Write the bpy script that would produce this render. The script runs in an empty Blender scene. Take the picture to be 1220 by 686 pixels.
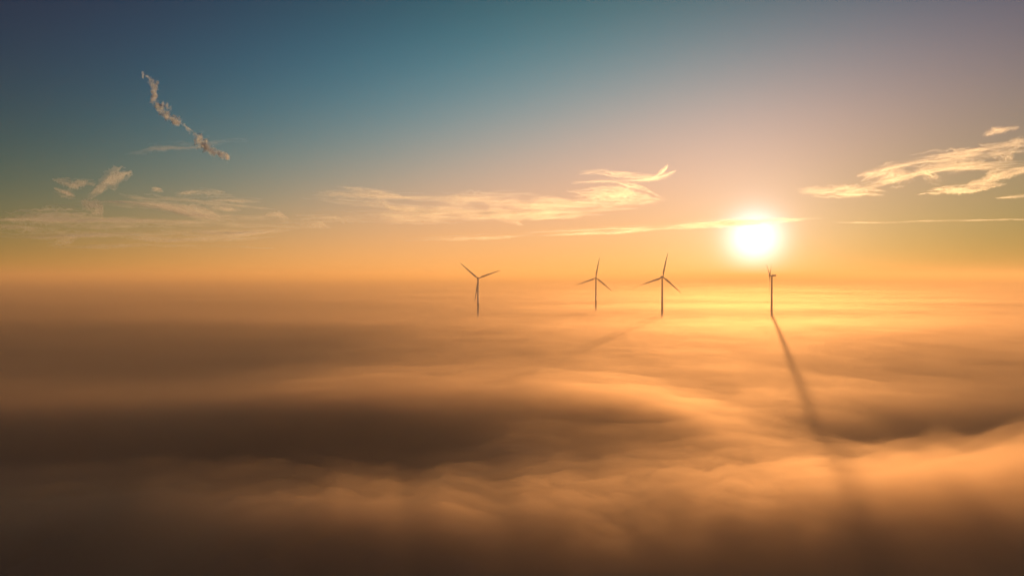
import bpy, bmesh, math, random
import numpy as np
from mathutils import Vector, Matrix

R = math.radians
scene = bpy.context.scene
COL = scene.collection
random.seed(7)

# ------------------------------------------------------------------ camera frame
FPX = 813.3                       # focal length in pixels of the 1220 px wide photograph
CAM_Z = 115.0                     # the drone hovers at hub height
PITCH = math.atan(13.0 / FPX)     # tilted slightly down
SUN_AZ = math.atan((899 - 610) / FPX)
SUN_EL = R(2.95)
SUN_DIR = Vector((math.sin(SUN_AZ) * math.cos(SUN_EL), math.cos(SUN_AZ) * math.cos(SUN_EL), math.sin(SUN_EL)))

cam_d = bpy.data.cameras.new('camera')
cam = bpy.data.objects.new('camera', cam_d)
COL.objects.link(cam)
cam.location = (0, 0, CAM_Z)
cam.rotation_euler = (R(90) - PITCH, 0, 0)
cam_d.sensor_width = 36
cam_d.lens = 24
cam_d.clip_start = 1
cam_d.clip_end = 200000
scene.camera = cam

# ------------------------------------------------------------------ helpers
def tag(o, label=None, cat=None, group=None, kind=None):
    if label: o['label'] = label
    if cat: o['category'] = cat
    if group: o['group'] = group
    if kind: o['kind'] = kind
    return o

def link_mesh(name, verts, faces, mat, parent=None, smooth=True):
    me = bpy.data.meshes.new(name)
    me.from_pydata([tuple(v) for v in verts], [], [tuple(f) for f in faces])
    me.update()
    if smooth:
        me.polygons.foreach_set('use_smooth', [True] * len(me.polygons))
    o = bpy.data.objects.new(name, me)
    COL.objects.link(o)
    if mat: me.materials.append(mat)
    if parent: o.parent = parent
    return o

def new_mat(name):
    m = bpy.data.materials.new(name)
    m.use_nodes = True
    m.node_tree.nodes.clear()
    out = m.node_tree.nodes.new('ShaderNodeOutputMaterial')
    return m, m.node_tree, out

def volume_mat(name, color, density, g, absorb=(0, 0, 0)):
    m, nt, out = new_mat(name)
    v = nt.nodes.new('ShaderNodeVolumePrincipled')
    v.inputs['Color'].default_value = (*color, 1)
    v.inputs['Density'].default_value = density
    v.inputs['Anisotropy'].default_value = g
    v.inputs['Absorption Color'].default_value = (*absorb, 1)
    nt.links.new(v.outputs[0], out.inputs['Volume'])
    m.cycles.homogeneous_volume = True
    return m

# numpy gradient noise
_rng = np.random.default_rng(11)
_P = _rng.permutation(256).astype(np.int64)
_P = np.concatenate([_P, _P, _P])
_A = _rng.uniform(0, 2 * np.pi, 256)
_G = np.stack([np.cos(_A), np.sin(_A)], 1)

def perlin(x, y):
    xi = np.floor(x).astype(np.int64); yi = np.floor(y).astype(np.int64)
    xf = x - xi; yf = y - yi
    xi &= 255; yi &= 255
    u = xf ** 3 * (xf * (xf * 6 - 15) + 10); v = yf ** 3 * (yf * (yf * 6 - 15) + 10)
    def gr(ix, iy, fx, fy):
        g = _G[_P[_P[ix & 255] + (iy & 255)] & 255]
        return g[..., 0] * fx + g[..., 1] * fy
    a = gr(xi, yi, xf, yf); b = gr(xi + 1, yi, xf - 1, yf)
    c = gr(xi, yi + 1, xf, yf - 1); d = gr(xi + 1, yi + 1, xf - 1, yf - 1)
    return (a + u * (b - a)) * (1 - v) + (c + u * (d - c)) * v

def fbm(x, y, octaves=4, gain=0.5):
    s = np.zeros_like(x); a = 1.0; n = 0.0
    for k in range(octaves):
        s += a * perlin(x + 37.1 * k, y - 19.7 * k); n += a
        x, y = x * 1.97 + y * 0.31, y * 1.97 - x * 0.31
        a *= gain
    return s / n * 1.6

def sstep(a, b, x):
    t = np.clip((x - a) / (b - a), 0, 1)
    return t * t * (3 - 2 * t)

# ------------------------------------------------------------------ fog relief, metres
def puffs(x, y, octaves=4):
    """Rounded billows with creased valleys between them, 0..1."""
    v = np.zeros_like(x); a = 1.0; n = 0.0
    for k in range(octaves):
        v += a * (1 - np.abs(perlin(x + 13.7 * k, y + 5.1 * k)) * 2.2) ; n += a
        x, y = x * 1.93 + y * 0.4, y * 1.93 - x * 0.4
        a *= 0.48
    return 1 - np.clip(v / n, 0, 1)

CREST_X = [-600, -250, -133, -78, -47, 3, 48, 105, 163, 243, 400, 800]
CREST_Y = [340, 300, 273, 255, 243, 236, 240, 252, 264, 304, 350, 430]

def fog_height(x, y):
    r = np.hypot(x, y)
    far = sstep(350, 2200, r)
    wx = x + 45 * fbm(x / 240, y / 240 + 9, 3)
    wy = y + 45 * fbm(x / 240 + 31, y / 240, 3)
    h = np.full_like(x, 28.0)
    # long low swells
    h += 5.5 * fbm(wx / 900 + 3, wy / 420, 3) * (0.3 + 0.7 * far)
    # crest of the near bank, running diagonally away to the right
    yc = np.interp(x, CREST_X, CREST_Y) + 16 * fbm(x / 90 + 5, x * 0 + 2.2, 4)
    d = wy * 0.3 + y * 0.7 - yc
    crest = np.where(d < 0, np.exp(-(d / (48.0 + 44 * sstep(-80, 60, x))) ** 2), np.exp(-(d / 32.0) ** 2))
    h += 12 * crest * (0.05 + 0.70 * sstep(-220, -40, x) + 0.25 * sstep(-60, 150, x))
    h -= 20 * sstep(-85, -190, x) * sstep(290, 230, y)
    h -= 15 * sstep(-90, -330, x) * sstep(1300, 600, y)
    h -= 8 * np.exp(-((x - 380 - 0.25 * (y - 560)) / 190) ** 2) * np.exp(-((y - 560) / 210) ** 2) * sstep(-20, 60, d)
    h -= 36 * sstep(-8, -115, d + 22 * sstep(-70, 60, x))
    # trough behind the bank, deep on the left, closing to the right
    t = np.exp(-((d - 84) / 52.0) ** 2)
    h -= t * (27 * sstep(20, -105, x) + 14 * sstep(110, 230, x) + 1)
    # the swell that rises behind the trough and sweeps across to the right
    ys = np.interp(x, [-400, -200, -55, 25, 82, 116, 160], [500, 470, 440, 465, 430, 365, 325])
    d2 = wy * 0.4 + y * 0.6 - ys
    h += 8 * np.where(d2 > 0, np.exp(-(d2 / 110.0) ** 2), np.exp(-(d2 / 55.0) ** 2)) * sstep(170, 90, x)
    # billows
    close = sstep(560, 320, r)
    h += (8.0 - 6.0 * sstep(290, 620, r)) * (puffs(wx / 120, wy / 95, 5) - 0.45)
    h += (3.0 + 3.0 * crest) * (puffs(wx / 44 + 7, wy / 38, 4) - 0.45) * close
    h += (0.8 + 4.5 * crest) * (puffs(wx / 21 + 3, wy / 21, 3) - 0.45) * close
    return -2 + np.logaddexp(0, (h + 2) / 4.0) * 4.0

GROUND_Z = -30.0
def polar_grid():
    front = np.radians(np.linspace(-52, 52, 420))
    back = np.radians(np.linspace(52, 308, 70))[1:-1]
    th = np.concatenate([front, back])
    rr = np.concatenate([[30, 60, 90], 110 * np.exp(np.linspace(0, math.log(16000 / 110), 420))])
    T, RR = np.meshgrid(th, rr)
    return RR * np.sin(T), RR * np.cos(T), len(rr), len(th)

GX, GY, NR, NT = polar_grid()
HF = fog_height(GX, GY)

def fog_shell(name, height, mat, parent, bottom=None):
    """The fog's top as one sheet round the camera; with BOTTOM it is closed below into a body."""
    n = NR * NT
    co = np.stack([GX.ravel(), GY.ravel(), height.ravel()], 1)
    zc = float(height[0].mean())
    verts = [co, np.array([[0, 0, zc]])]
    i = np.arange(NR - 1)[:, None] * NT; j = np.arange(NT)[None, :]; jn = (j + 1) % NT
    quads = np.stack([(i + j), (i + jn), (i + NT + jn), (i + NT + j)], -1).reshape(-1, 4)[:, ::-1]
    tris = np.stack([np.full(NT, n), (np.arange(NT) + 1) % NT, np.arange(NT)], 1)[:, ::-1]
    faces = quads.tolist() + tris.tolist()
    if bottom is not None:
        ring = co[(NR - 1) * NT:].copy(); ring[:, 2] = bottom
        verts.append(ring)
        b0 = n + 1; o0 = (NR - 1) * NT
        for k in range(NT):
            k2 = (k + 1) % NT
            faces.append((o0 + k, o0 + k2, b0 + k2, b0 + k))
        verts.append(np.array([[0, 0, bottom]])); c = b0 + NT
        for k in range(NT):
            faces.append((c, b0 + k, b0 + (k + 1) % NT))
    o = link_mesh(name, np.concatenate(verts).tolist(), faces, mat, parent)
    bm = bmesh.new(); bm.from_mesh(o.data)
    bmesh.ops.recalc_face_normals(bm, faces=bm.faces)
    if bottom is None:
        up = sum(f.normal.z for f in list(bm.faces)[:50])
        if up < 0: bmesh.ops.reverse_faces(bm, faces=bm.faces)
    bm.to_mesh(o.data); bm.free()
    return o

# dense heart of the fog: a white surface deep under the soft top
m_core, nt, out = new_mat('dense_fog')
df = nt.nodes.new('ShaderNodeBsdfDiffuse'); df.inputs['Color'].default_value = (0.35, 0.35, 0.35, 1)
nt.links.new(df.outputs[0], out.inputs['Surface'])
fog = fog_shell('fog', HF - 18, m_core, None)
tag(fog, 'rolling sea of low fog lit orange from behind', 'fog', kind='structure')
FOG_COL = (0.79, 0.66, 0.50)
for (lift, dens, rough, sc, gg) in ((-7, 0.070, 0, 50, 0.35), (0, 0.030, 2.5, 45, 0.6), (6, 0.012, 5.0, 60, 0.77), (13, 0.0035, 7.0, 90, 0.77), (27, 0.0005, 8.0, 240, 0.35)):
    hh = HF + lift + rough * fbm(GX / sc + lift, GY / sc, 4) * (1 - 0.65 * sstep(330, 700, np.hypot(GX, GY)))
    if lift > 20:                                   # mist that only gathers far out
        hh = HF + 17 + (lift - 17 + rough * fbm(GX / sc + lift, GY / sc, 4)) * sstep(450, 1300, np.hypot(GX, GY)) + 8 * sstep(1500, 5000, np.hypot(GX, GY))
    fog_shell('fog_veil', hh, volume_mat('fog_vapour', FOG_COL, dens, gg), fog, bottom=GROUND_Z + 1.5 - 0.03 * lift)

# ground under it all
m_g, nt, out = new_mat('fields')
b = nt.nodes.new('ShaderNodeBsdfPrincipled'); b.inputs['Roughness'].default_value = 0.95
nz = nt.nodes.new('ShaderNodeTexNoise'); nz.inputs['Scale'].default_value = 0.004
tc = nt.nodes.new('ShaderNodeTexCoord')
rp = nt.nodes.new('ShaderNodeValToRGB')
rp.color_ramp.elements[0].color = (0.05, 0.07, 0.03, 1); rp.color_ramp.elements[1].color = (0.10, 0.09, 0.05, 1)
nt.links.new(tc.outputs['Object'], nz.inputs['Vector']); nt.links.new(nz.outputs['Fac'], rp.inputs[0])
nt.links.new(rp.outputs[0], b.inputs['Base Color']); nt.links.new(b.outputs[0], out.inputs['Surface'])
ng = 96
gv = [(60000 * math.sin(2 * math.pi * k / ng), 60000 * math.cos(2 * math.pi * k / ng), GROUND_Z) for k in range(ng)]
gr = link_mesh('ground', gv, [tuple(range(ng))[::-1]], m_g)
tag(gr, 'flat fields hidden under the fog', 'ground', kind='structure')

# the air
hv = []
HX, HY0, HY1, HZ0, HZ1 = 22000, -3000, 26000, GROUND_Z - 1, 176.0
bm = bmesh.new()
bmesh.ops.create_cube(bm, size=1)
for v in bm.verts:
    v.co = Vector((v.co.x * 2 * HX, HY0 if v.co.y < 0 else HY1, HZ0 if v.co.z < 0 else HZ1))
me = bpy.data.meshes.new('haze'); bm.to_mesh(me); bm.free()
hz = bpy.data.objects.new('haze', me); COL.objects.link(hz)
me.materials.append(volume_mat('air', (0.66, 0.55, 0.36), 0.00027, 0.38, (0.93, 0.5, 0.15)))
tag(hz, 'thin golden haze over the fog', 'haze', kind='stuff')

# ------------------------------------------------------------------ wind turbines
def paint(name, base, rough):
    m, nt, out = new_mat(name)
    b = nt.nodes.new('ShaderNodeBsdfPrincipled')
    tc = nt.nodes.new('ShaderNodeTexCoord')
    n = nt.nodes.new('ShaderNodeTexNoise'); n.inputs['Scale'].default_value = 0.35; n.inputs['Detail'].default_value = 6
    r = nt.nodes.new('ShaderNodeValToRGB')
    r.color_ramp.elements[0].color = tuple(c * 0.82 for c in base) + (1,); r.color_ramp.elements[1].color = tuple(base) + (1,)
    nt.links.new(tc.outputs['Object'], n.inputs['Vector']); nt.links.new(n.outputs['Fac'], r.inputs[0])
    nt.links.new(r.outputs[0], b.inputs['Base Color']); b.inputs['Roughness'].default_value = rough
    nt.links.new(b.outputs[0], out.inputs['Surface'])
    return m

M_TOWER = paint('tower_paint', (0.72, 0.72, 0.70), 0.45)
M_NAC = paint('nacelle_paint', (0.70, 0.70, 0.69), 0.4)
M_BLADE = paint('blade_gelcoat', (0.74, 0.74, 0.73), 0.35)

HUB_Z, ROTOR_R = 115.0, 50.0

def loft(rings, closed_ends=True):
    vs, fs = [], []
    n = len(rings[0])
    for rg in rings: vs += rg
    for i in range(len(rings) - 1):
        for j in range(n):
            a, b_ = i * n + j, i * n + (j + 1) % n
            fs.append((a, b_, b_ + n, a + n))
    if closed_ends:
        fs.append(tuple(range(n))[::-1]); fs.append(tuple((len(rings) - 1) * n + k for k in range(n)))
    return vs, fs

def circle(r, z, n=28):
    return [(r * math.cos(2 * math.pi * k / n), r * math.sin(2 * math.pi * k / n), z) for k in range(n)]

def tower_mesh():
    prof = [(GROUND_Z, 2.9), (GROUND_Z + 0.4, 2.65), (-0.1, 2.4), (0, 2.45), (0.3, 2.45), (0.4, 2.35), (30, 2.15), (30.1, 2.2), (30.4, 2.2), (30.5, 2.12), (62, 1.85), (62.1, 1.9), (62.4, 1.9), (62.5, 1.82),
            (111.5, 1.45), (112.0, 1.6), (112.8, 1.6)]
    return loft([circle(r * 1.12, z) for z, r in prof])

def superring(y, w, h, zc, n=28, p=3.2):
    out = []
    for k in range(n):
        a = 2 * math.pi * k / n
        c, s = math.cos(a), math.sin(a)
        out.append((w * math.copysign(abs(c) ** (2 / p), c), y, zc + h * math.copysign(abs(s) ** (2 / p), s)))
    return out

def nacelle_mesh():
    # long axis Y; rotor end at -Y
    st = [(-2.6, 1.2, 1.25, 0), (-2.3, 1.65, 1.7, 0), (0, 1.9, 1.95, 0.05), (4.5, 1.9, 1.95, 0.1), (7.2, 1.75, 1.75, 0.2), (8.4, 1.45, 1.4, 0.35), (8.8, 0.9, 0.9, 0.45)]
    return loft([superring(y, w, h, zc) for y, w, h, zc in st])

def hub_mesh():
    st = [(-2.65, 1.35), (-3.2, 1.7), (-4.6, 1.7), (-5.6, 1.35), (-6.3, 0.75), (-6.6, 0.2)]
    return loft([[(r * math.cos(2 * math.pi * k / 24), y, r * math.sin(2 * math.pi * k / 24)) for k in range(24)] for y, r in st])

def blade_mesh():
    # radial +Z, rotor plane XZ, hub centre (0,-4,0)
    rings = []
    n = 20
    st = [(1.2, 2.2, 1.0, 0), (3.5, 2.2, 1.0, 0), (6.5, 3.0, 0.62, 16), (10, 3.9, 0.40, 14), (15, 3.6, 0.28, 10), (22, 3.0, 0.22, 7),
          (30, 2.4, 0.19, 4), (38, 1.8, 0.17, 2), (45, 1.25, 0.16, 1), (48.5, 0.8, 0.15, 0), (49.7, 0.35, 0.15, 0), (50, 0.08, 0.2, 0)]
    for z, c, tk, tw in st:
        rg = []
        for k in range(n):
            a = 2 * math.pi * k / n
            x = math.cos(a) * 0.5 * c
            y = math.sin(a) * 0.5 * c * tk * (1 if tk > 0.9 else (0.55 + 0.45 * math.cos(a) ** 1 * 0.9))
            x += 0.18 * c * (0 if tk > 0.9 else 1) * -1
            t = R(tw)
            rg.append((x * math.cos(t) - y * math.sin(t), -4 + x * math.sin(t) + y * math.cos(t) - 0.0009 * z * z, z))
        rings.append(rg)
    return loft(rings)

def empty(name, loc, rz):
    o = bpy.data.objects.new(name, None); COL.objects.link(o)
    o.location = loc; o.rotation_euler = (0, 0, rz); o.empty_display_size = 5
    return o

def make_turbine():
    root = empty('wind_turbine', (0, 0, 0), 0)
    link_mesh('tower', *tower_mesh(), M_TOWER, root)
    nac = link_mesh('nacelle', *nacelle_mesh(), M_NAC, root); nac.location = (0, 0, HUB_Z)
    # wind mast on the nacelle roof
    vs, fs = loft([circle(0.08, 0, 8), circle(0.06, 2.4, 8)])
    mast = link_mesh('wind_mast', vs, fs, M_NAC, nac); mast.location = (0.6, 6.2, 1.8)
    hub = link_mesh('rotor_hub', *hub_mesh(), M_BLADE, root); hub.location = (0, 0, HUB_Z)
    for k in range(3):
        b_ = link_mesh('blade', *blade_mesh(), M_BLADE, hub)
    return root

def copy_tree(o, parent=None):
    c = o.copy(); COL.objects.link(c); c.parent = parent
    for ch in list(o.children): copy_tree(ch, c)
    return c

proto = make_turbine()
TURB = [  # pixel x of the tower, distance, rotor azimuth, yaw, hub height trim, label
    (569.5, 1450, 70, R(12), -3, 'wind turbine farthest from the sun, one blade hanging down beside its tower'),
    (710.0, 1660, 10, R(-8), -2, 'smallest wind turbine, standing between two larger ones with one blade up'),
    (789.0, 1400, 11, R(6), 0, 'largest wind turbine facing the camera, one blade pointing up, rising out of bright fog'),
    (919.5, 1440, 180, R(-104), 3, 'wind turbine seen edge-on right under the sun, casting the long shadow on the fog'),
]
for i, (px, dist, rot, yaw, dz, lab) in enumerate(TURB):
    t = proto if i == 0 else copy_tree(proto)
    t.location = ((px - 610) / FPX * dist, dist, dz)
    t.rotation_euler = (0, 0, yaw)
    tag(t, lab, 'wind turbine', 'wind turbines rising out of the fog')
    hub = [c for c in t.children if c.name.startswith('rotor_hub')][0]
    for k, b_ in enumerate([c for c in hub.children if c.name.startswith('blade')]):
        b_.rotation_euler = (0, R(rot + 120 * k), 0)

# ------------------------------------------------------------------ high cloud
CLOUD_ALT = 2600.0
def ray(px, py):
    v = Vector(((px - 610) / FPX, (343 - py) / FPX, -1.0))
    return Vector((v.x, -v.z * math.cos(PITCH) + v.y * math.sin(PITCH), v.z * math.sin(PITCH) + v.y * math.cos(PITCH)))

def at_height(px, py, alt):
    """Where the sight line through a pixel of the photograph meets the cloud level, on flat ground."""
    d = ray(px, py)
    return d * ((alt - CAM_Z) / d.z) + Vector((0, 0, CAM_Z))

def cloud_mat(name, dens, grain, g=0.62):
    """Ice vapour, combed by the wind: the density breaks up along level fibres."""
    m, nt, out = new_mat(name)
    v = nt.nodes.new('ShaderNodeVolumePrincipled')
    v.inputs['Color'].default_value = (0.82, 0.95, 1.0, 1)
    v.inputs['Anisotropy'].default_value = g
    tc = nt.nodes.new('ShaderNodeTexCoord'); mp = nt.nodes.new('ShaderNodeMapping')
    mp.inputs['Scale'].default_value = (1 / grain[0], 1 / 60000, 1 / grain[1])
    nz = nt.nodes.new('ShaderNodeTexNoise'); nz.inputs['Scale'].default_value = 1.0
    nz.inputs['Detail'].default_value = 4; nz.inputs['Roughness'].default_value = 0.6
    nz.inputs['Distortion'].default_value = 0.4
    mr = nt.nodes.new('ShaderNodeMapRange'); mr.interpolation_type = 'SMOOTHSTEP'
    mr.inputs['From Min'].default_value = 0.40; mr.inputs['From Max'].default_value = 0.64
    mr.inputs['To Min'].default_value = dens * 0.12; mr.inputs['To Max'].default_value = dens * 2.2
    nt.links.new(tc.outputs['Object'], mp.inputs['Vector']); nt.links.new(mp.outputs[0], nz.inputs['Vector'])
    nt.links.new(nz.outputs['Fac'], mr.inputs['Value']); nt.links.new(mr.outputs[0], v.inputs['Density'])
    nt.links.new(v.outputs[0], out.inputs['Volume'])
    m.cycles.volume_step_rate = 0.1
    return m

def cloud(name, label, strands, dens, n_each=6, spread=1.0, seed=1, grain=(70, 9), depth=0.12):
    n_each = n_each * 3
    """Fibrous ice cloud: many closed spindles of thin vapour, each at a distance of its own so none cut each other.
    STRANDS: lists of (px, py, half thickness in px) along the fibre."""
    rnd = random.Random(seed)
    vs, fs = [], []
    allp = [p for s_ in strands for p in s_]
    mx = sum(p[0] for p in allp) / len(allp); my = sum(p[1] for p in allp) / len(allp)
    dist0 = at_height(mx, my, CLOUD_ALT).length
    jobs = []
    for s_ in strands:
        for k in range(n_each):
            jobs.append((s_, k))
    rnd.shuffle(jobs)
    step = dist0 * min(0.0016, depth / len(jobs))
    for idx, (s_, k) in enumerate(jobs):
        dist = dist0 + (idx - len(jobs) / 2) * step
        a, b_ = (0, 1) if k == 0 else sorted((rnd.uniform(-0.05, 0.6), rnd.uniform(0.4, 1.05)))
        if b_ - a < 0.25: b_ = a + 0.25
        off = 0 if k == 0 else rnd.gauss(0, 0.75) * spread
        thin = 0.7 if k == 0 else rnd.choice((0.18, 0.25, 0.35, 0.5, 0.75))
        nst = 34; rings = []
        ph = rnd.uniform(0, 50)
        for i in range(nst):
            t = i / (nst - 1)
            u = min(max(a + (b_ - a) * t, 0), 1) * (len(s_) - 1)
            j = min(int(u), len(s_) - 2); f = u - j
            P = [s_[max(j - 1, 0)], s_[j], s_[j + 1], s_[min(j + 2, len(s_) - 1)]]
            def cr(q):
                p0, p1, p2, p3 = (z[q] for z in P)
                return 0.5 * (2 * p1 + (p2 - p0) * f + (2 * p0 - 5 * p1 + 4 * p2 - p3) * f * f + (3 * p1 - p0 - 3 * p2 + p3) * f ** 3)
            th_ = max(cr(2), 0.3)
            wob = float(perlin(np.array([ph + 7 * t]), np.array([idx * 3.3]))[0])
            wob2 = float(perlin(np.array([ph + 19 * t]), np.array([idx * 1.7 + 40]))[0])
            taper = max(math.sin(math.pi * min(max(t, 0.0), 1.0)), 0.0) ** 0.55
            hw = max(th_ * thin * taper * (1 + 1.3 * wob2), 0.02)
            px_, py_ = cr(0), cr(1) + (off + 0.7 * wob + 0.35 * wob2) * th_
            r_ = ray(px_, py_).normalized()
            side = Vector((r_.y, -r_.x, 0)).normalized(); up = side.cross(r_)
            c = r_ * dist + Vector((0, 0, CAM_Z))
            # tangent in the sky, so that the cross-section stands square to the fibre
            px2, py2 = (cr(0) + 1, cr(1))
            sc = dist / FPX
            rr = []
            # direction of the fibre on the picture plane
            q0 = s_[j]; q1 = s_[j + 1]
            tx, ty = q1[0] - q0[0], -(q1[1] - q0[1]); tl = math.hypot(tx, ty) or 1
            nrm_ = (side * (-ty / tl) + up * (tx / tl))
            for m_ in range(8):
                an = 2 * math.pi * m_ / 8
                rr.append(c + nrm_ * (math.cos(an) * hw * sc) + r_ * (-math.sin(an) * min(hw * sc * 2.0, step * 0.45)))
            rings.append(rr)
        v, f_ = loft(rings)
        o_ = len(vs); vs += v; fs += [tuple(o_ + q for q in ff) for ff in f_]
    ctr = sum((Vector(v) for v in vs), Vector()) / len(vs)
    o = link_mesh(name, [Vector(v) - ctr for v in vs], fs, cloud_mat(name + '_vapour', dens * 3.4, (grain[0] * dist0 / FPX, grain[1] * dist0 / FPX)), None)
    o.location = ctr
    tag(o, label, 'cloud', 'wisps of high cloud above the fog')
    return o

def tufts(path, n, seed):
    """Short curled tufts standing off a trail."""
    rnd = random.Random(seed); out = []
    for k in range(n):
        u = rnd.random() * (len(path) - 1.001); j = int(u); f = u - j
        (x0, y0, w0), (x1, y1, w1) = path[j], path[j + 1]
        x = x0 + (x1 - x0) * f; y = y0 + (y1 - y0) * f; w_ = w0 + (w1 - w0) * f
        a_ = math.atan2(y1 - y0, x1 - x0) + rnd.gauss(0, 0.75)
        ln = rnd.uniform(3, 8); x += rnd.gauss(0, w_ * 0.75); y += rnd.gauss(0, w_ * 0.55)
        bend = rnd.uniform(-1.6, 1.6)
        th_ = rnd.uniform(0.7, 1.4) * min(w_, 3.6)
        out.append([(x - math.cos(a_) * ln / 2, y - math.sin(a_) * ln / 2, th_ * 0.6), (x - bend * math.sin(a_), y + bend * math.cos(a_), th_),
                    (x + math.cos(a_) * ln / 2, y + math.sin(a_) * ln / 2, th_ * 0.6)])
    return out

TRAIL_A = [(170, 88, 1), (177, 94, 2), (183, 103, 2.6), (184, 113, 3), (187, 124, 4), (195, 134, 4.4), (206, 142, 4), (216, 147, 2.5)]
TRAIL_B = [(235, 163, 2), (240, 171, 3.6), (249, 179, 3.8), (261, 184.5, 3), (273, 188, 2.2)]
cloud('contrail_cloud', 'ragged diagonal vapour trail of bright cloud, pinched in the middle, in dark blue sky',
      [TRAIL_A, TRAIL_B, [(214, 146, 1.5), (222, 152, 1.6), (230, 157, 1.2), (237, 164, 1.6)],
       [(181, 122, 2), (188, 132, 2.6), (198, 139, 2.6), (208, 143, 2)], [(236, 166, 2), (243, 176, 2.6), (255, 182, 2.2), (270, 187, 1.6)]]
      + tufts(TRAIL_A, 54, 3) + tufts(TRAIL_B, 40, 5) + tufts([(216, 147, 1.4), (236, 163, 1.6)], 8, 6), 0.0480, 2, 1.0, 1, (9, 7), 0.05)
cloud('cirrus_cloud', 'faint thin veil of cloud crossing just below the bright diagonal trail', [
    [(148, 185, 3), (170, 180, 4), (200, 176, 4), (235, 175, 3), (262, 170, 3), (296, 169, 4)]], 0.0005, 4, 1.0, 2)
cloud('cirrus_cloud', 'hooked wisp of cloud slanting down to the left at the far edge of the sky', [
    [(158, 203, 4), (142, 209, 7), (128, 218, 6), (112, 231, 4), (100, 238, 3)],
    [(62, 214, 2), (85, 219, 4), (115, 220, 4)],
    [(64, 224, 2), (78, 230, 3), (90, 234, 2)],
    [(96, 238, 4), (106, 245, 5), (122, 252, 5), (108, 258, 4)],
    [(5, 260, 4), (50, 258, 5), (110, 258, 4)]], 0.0020, 5, 1.0, 3)
cloud('cirrus_cloud', 'combed streaks of cloud falling gently to the right, left of the long central bank', [
    [(140, 230, 2), (170, 238, 4), (205, 243, 4), (240, 253, 5), (285, 260, 3), (330, 257, 4)],
    [(152, 233, 2), (200, 246, 3), (232, 256, 3)],
    [(208, 234, 2), (238, 230, 3), (282, 233, 2)],
    [(245, 239, 2), (275, 239, 2), (313, 241, 2)],
    [(180, 225, 2), (195, 227, 2)],
    [(225, 244, 3), (262, 250, 3), (288, 251, 2)],
    [(316, 256, 3), (333, 256, 4), (345, 262, 3)],
    [(350, 262, 3), (372, 265, 4), (395, 271, 2)],
    [(90, 240, 1.5), (170, 243, 2.5), (260, 258, 3), (360, 262, 2)],
    [(150, 236, 1), (240, 241, 2), (330, 250, 1.5)]], 0.0025, 5, 1.0, 4)
cloud('cirrus_cloud', 'dim low streaks of cloud in the orange band near the edge farthest from the sun', [
    [(0, 270, 3), (60, 267, 5), (150, 266, 4), (215, 268, 3)],
    [(-20, 280, 4), (40, 282, 4), (120, 279, 4), (200, 278, 3), (290, 273, 3)],
    [(55, 290, 3), (80, 286, 4), (96, 283, 2)],
    [(150, 284, 3), (230, 286, 3), (330, 282, 2)],
    [(-20, 272, 3), (20, 271, 3), (60, 273, 2)],
    [(190, 275, 2), (280, 278, 3), (360, 272, 2)],
    [(-20, 262, 2), (100, 261, 3), (240, 266, 3), (400, 272, 2)],
    [(60, 296, 1.5), (180, 293, 2), (330, 296, 1.5)]], 0.0010, 4, 1.0, 5)
cloud('cirrus_cloud', 'long bank of combed cloud in the middle of the sky, ragged at its end', [
    [(370, 232, 2), (400, 233, 3), (440, 233, 4), (480, 235, 4)],
    [(400, 223, 1.5), (440, 228, 2.5), (475, 233, 3)],
    [(430, 240, 3), (455, 240, 4), (466, 247, 3), (500, 250, 4), (540, 246, 3)],
    [(470, 238, 3), (520, 238, 6), (570, 242, 9), (625, 244, 8), (680, 247, 5), (735, 246, 3)],
    [(522, 232, 1.5), (560, 234, 3), (640, 238, 5), (700, 244, 3), (740, 246, 2)],
    [(480, 250, 4), (540, 254, 6), (600, 255, 6), (650, 251, 4), (690, 248, 2)],
    [(350, 256, 3), (400, 258, 5), (440, 262, 4), (480, 264, 3)],
    [(400, 262, 3), (470, 262, 4), (560, 262, 3)],
    [(590, 262, 2), (612, 265, 3), (625, 269, 1)],
    [(500, 258, 3), (600, 260, 4), (720, 256, 3)],
    [(360, 236, 1.5), (430, 243, 2.5), (520, 250, 3), (640, 252, 3), (760, 248, 1.5)],
    [(385, 228, 1.2), (450, 234, 2.5), (540, 236, 3), (640, 241, 3), (770, 243, 1.5)],
    [(330, 262, 2), (430, 256, 3), (520, 254, 3), (600, 248, 2)]], 0.0022, 6, 1.0, 6)
cloud('cirrus_cloud', 'leaf-shaped veil of cloud with a curled hook, between long bank and sun', [
    [(690, 206, 2), (715, 204, 2), (735, 209, 3), (760, 212, 3), (790, 213, 2)],
    [(680, 217, 3), (725, 215, 2), (750, 221, 2.5), (775, 229, 2.5), (798, 240, 1.5)],
    [(675, 229, 3), (720, 231, 5), (760, 235, 6), (796, 240, 2)],
    [(682, 238, 3), (730, 240, 4), (790, 241, 2)],
    [(700, 223, 3), (740, 226, 4), (775, 233, 4)],
    [(740, 215, 1.5), (772, 214, 2.5), (794, 209, 2.8), (806, 202, 1.5)],
    [(778, 211, 1.5), (790, 204, 2.2), (796, 196, 1.5)]], 0.0018, 5, 1.0, 7)
cloud('cirrus_cloud', 'thin bright blade of cloud stretched across the top of the sun', [
    [(600, 278, 1.5), (680, 275, 2), (760, 272, 3), (830, 268, 3.5), (900, 264, 4.5), (945, 261, 3), (980, 260, 1)],
    [(640, 281, 1), (720, 277, 2), (800, 273, 2)],
    [(480, 287, 1), (560, 284, 2), (640, 280, 1.5)],
    [(810, 265, 2), (860, 263, 3), (930, 261, 3)]], 0.0008, 5, 0.8, 8)
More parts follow.
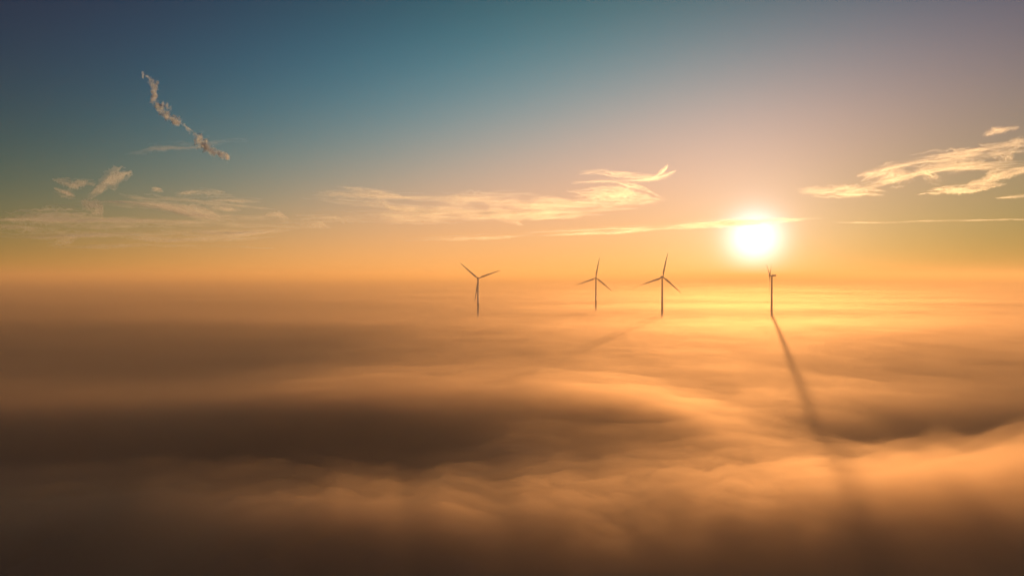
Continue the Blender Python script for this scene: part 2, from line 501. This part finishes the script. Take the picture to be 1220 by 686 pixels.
cloud('cirrus_cloud', 'brightest streaky cloud rising away to the right of the sun', [
    [(950, 228, 3), (975, 227, 5), (1005, 226, 6), (1035, 225, 4), (1060, 229, 1.5)],
    [(955, 231, 2), (1000, 231, 2.5), (1055, 232, 1.5)],
    [(1020, 210, 2), (1040, 206, 3), (1065, 199, 4), (1085, 197, 3)],
    [(1025, 217, 2), (1050, 209, 5), (1072, 204, 5), (1092, 209, 3)],
    [(1035, 219, 2), (1060, 213, 4), (1090, 213, 3)],
    [(1080, 190, 3), (1120, 187, 5), (1160, 184, 5), (1205, 184, 4)],
    [(1085, 200, 3), (1120, 198, 4), (1160, 195, 4), (1175, 191, 2)],
    [(1110, 201, 2), (1160, 200, 2), (1230, 196, 2.5)],
    [(1096, 203, 3), (1106, 210, 4), (1122, 217, 3)],
    [(1150, 180, 1.5), (1165, 179, 2), (1178, 178, 1)],
    [(1165, 172, 2.5), (1190, 173, 4), (1215, 170, 4), (1235, 160, 4)],
    [(1170, 161, 2.5), (1185, 156, 3), (1215, 151, 2)],
    [(1175, 184, 3), (1200, 186, 4), (1210, 181, 3)],
    [(950, 230, 1.5), (1010, 227, 2.5), (1060, 216, 3), (1110, 203, 2.5), (1170, 196, 2), (1240, 192, 2)],
    [(1030, 208, 1.5), (1085, 195, 2), (1150, 187, 2.5), (1240, 178, 2)],
    [(1110, 186, 1.5), (1170, 178, 2), (1240, 166, 2)]], 0.0034, 6, 1.0, 9, (30, 7))
cloud('cirrus_cloud', 'lower branch of streaky cloud under the brightest one, running out of the picture', [
    [(1092, 232, 1.5), (1125, 228, 3), (1160, 226, 3), (1200, 219, 2)],
    [(1150, 221, 2), (1170, 213, 4), (1200, 205, 4), (1235, 199, 3)],
    [(1140, 226, 2), (1165, 222, 3), (1198, 219, 2)],
    [(1185, 236, 1), (1230, 233, 1.5)]], 0.0024, 5, 0.9, 10, (40, 7))
cloud('cirrus_cloud', 'hair-thin level line of cloud low over the horizon right of the sun', [
    [(1070, 264, 0.8), (1120, 263, 1), (1180, 262, 1.2), (1240, 261, 1.2)],
    [(990, 265, 0.6), (1040, 265, 0.8), (1090, 264, 0.6)]], 0.0012, 3, 0.7, 11)

# ------------------------------------------------------------------ sky
w = bpy.data.worlds.new('World'); scene.world = w
w.use_nodes = True
nt = w.node_tree; nt.nodes.clear()
N = nt.nodes.new; L = nt.links.new
out = N('ShaderNodeOutputWorld'); bg = N('ShaderNodeBackground')
sky = N('ShaderNodeTexSky'); sky.sky_type = 'NISHITA'; sky.sun_disc = False
sky.sun_elevation = SUN_EL; sky.sun_rotation = SUN_AZ
sky.altitude = 100; sky.air_density = 1.0; sky.dust_density = 0.7; sky.ozone_density = 2.0
bg.inputs['Strength'].default_value = 0.015       # a low winter sun: the sky is far darker than by day
L(sky.outputs[0], bg.inputs['Color'])

def math_node(op, a, b=None, c=None, clamp=False):
    n = N('ShaderNodeMath'); n.operation = op; n.use_clamp = clamp
    for i, v in enumerate((a, b, c)):
        if v is None: continue
        if isinstance(v, (int, float)): n.inputs[i].default_value = v
        else: L(v, n.inputs[i])
    return n.outputs[0]

# colour of the dusty air by height above the horizon and by bearing from the sun
geo = N('ShaderNodeTexCoord'); sep = N('ShaderNodeSeparateXYZ')
nrm = N('ShaderNodeVectorMath'); nrm.operation = 'NORMALIZE'
L(geo.outputs['Generated'], nrm.inputs[0]); L(nrm.outputs[0], sep.inputs[0])
DEG = 180 / math.pi
el = math_node('MULTIPLY', math_node('ARCSINE', sep.outputs[2]), DEG / 20)
el = math_node('MINIMUM', math_node('MAXIMUM', el, 0.0), 1.2)
az = math_node('ARCTAN2', sep.outputs[0], sep.outputs[1])
az = math_node('WRAP', math_node('SUBTRACT', az, SUN_AZ), math.pi, -math.pi)
az = math_node('MULTIPLY', az, DEG / 30)
az = math_node('MINIMUM', math_node('MAXIMUM', az, -1.9), 0.9)
el2 = math_node('MULTIPLY', el, el); az2 = math_node('MULTIPLY', az, az); ela = math_node('MULTIPLY', el, az)
el3 = math_node('MULTIPLY', el2, el); el2a = math_node('MULTIPLY', el2, az); ela2 = math_node('MULTIPLY', el, az2)
SKY_FIT = ((-0.88, 1.98, -3.05, -1.53, -0.81, 1.90, -0.55, 0.108, -1.0),
           (-1.20, 0.783, -0.965, -0.793, -0.514, 0.686, -0.544, -0.507, -0.584),
           (-2.42, 3.45, -2.588, -1.011, -0.739, 0.843, -0.171, -0.265, 0.017))
chan = []
for k in SKY_FIT:
    v = math_node('MULTIPLY_ADD', el, k[1], k[0])
    for q, c in zip((el2, az, az2, ela, el3, el2a, ela2), k[2:]):
        v = math_node('MULTIPLY_ADD', q, c, v)
    chan.append(math_node('EXPONENT', v))
air = N('ShaderNodeCombineColor')
for i in range(3): L(chan[i], air.inputs[i])
bg2 = N('ShaderNodeBackground'); L(air.outputs[0], bg2.inputs['Color']); bg2.inputs['Strength'].default_value = 1.0
# the sun itself, blown out by the camera, with its aureole
dt = N('ShaderNodeVectorMath'); dt.operation = 'DOT_PRODUCT'
L(nrm.outputs[0], dt.inputs[0]); dt.inputs[1].default_value = SUN_DIR
th = math_node('MULTIPLY', math_node('ARCCOSINE', math_node('MINIMUM', dt.outputs['Value'], 1.0)), DEG)
q = math_node('MULTIPLY', th, 1 / 1.9)
glare = math_node('MULTIPLY', math_node('EXPONENT', math_node('MULTIPLY', math_node('MULTIPLY', q, q), -1.0)), 1.3)
core = N('ShaderNodeBackground'); core.inputs['Color'].default_value = (0.80, 0.82, 1.0, 1); L(glare, core.inputs['Strength'])
halo = N('ShaderNodeBackground'); halo.inputs['Color'].default_value = (0.52, 0.46, 0.46, 1)
L(math_node('MULTIPLY', math_node('EXPONENT', math_node('MULTIPLY', th, -1 / 4.4)), 0.72), halo.inputs['Strength'])
# blue glow added to the sky above the frame, to fill the dark fog
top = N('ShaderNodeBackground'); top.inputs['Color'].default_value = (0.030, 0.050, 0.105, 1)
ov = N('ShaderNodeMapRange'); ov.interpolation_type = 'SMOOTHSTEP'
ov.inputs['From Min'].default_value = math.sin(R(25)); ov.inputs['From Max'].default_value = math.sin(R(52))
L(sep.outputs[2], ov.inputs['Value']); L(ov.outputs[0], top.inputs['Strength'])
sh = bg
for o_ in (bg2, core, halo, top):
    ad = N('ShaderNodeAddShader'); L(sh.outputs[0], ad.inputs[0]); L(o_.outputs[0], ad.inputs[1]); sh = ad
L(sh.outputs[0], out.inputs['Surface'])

sun_d = bpy.data.lights.new('sun', 'SUN'); sun = bpy.data.objects.new('sun', sun_d); COL.objects.link(sun)
sun_d.energy = 4.75; sun_d.color = (1.0, 0.47, 0.18); sun_d.angle = R(0.58)
sun.rotation_euler = SUN_DIR.to_track_quat('Z', 'Y').to_euler()
sun.location = (0, 0, 400)

# ------------------------------------------------------------------ render settings
scene.view_settings.view_transform = 'Standard'
scene.view_settings.look = 'None'
scene.view_settings.gamma = 1
scene.view_settings.exposure = 0
cy = scene.cycles
cy.max_bounces = 10; cy.diffuse_bounces = 2; cy.glossy_bounces = 2; cy.volume_bounces = 4
cy.transparent_max_bounces = 1024
cy.use_denoising = True; cy.denoiser = 'OPENIMAGEDENOISE'
cy.sample_clamp_indirect = 8
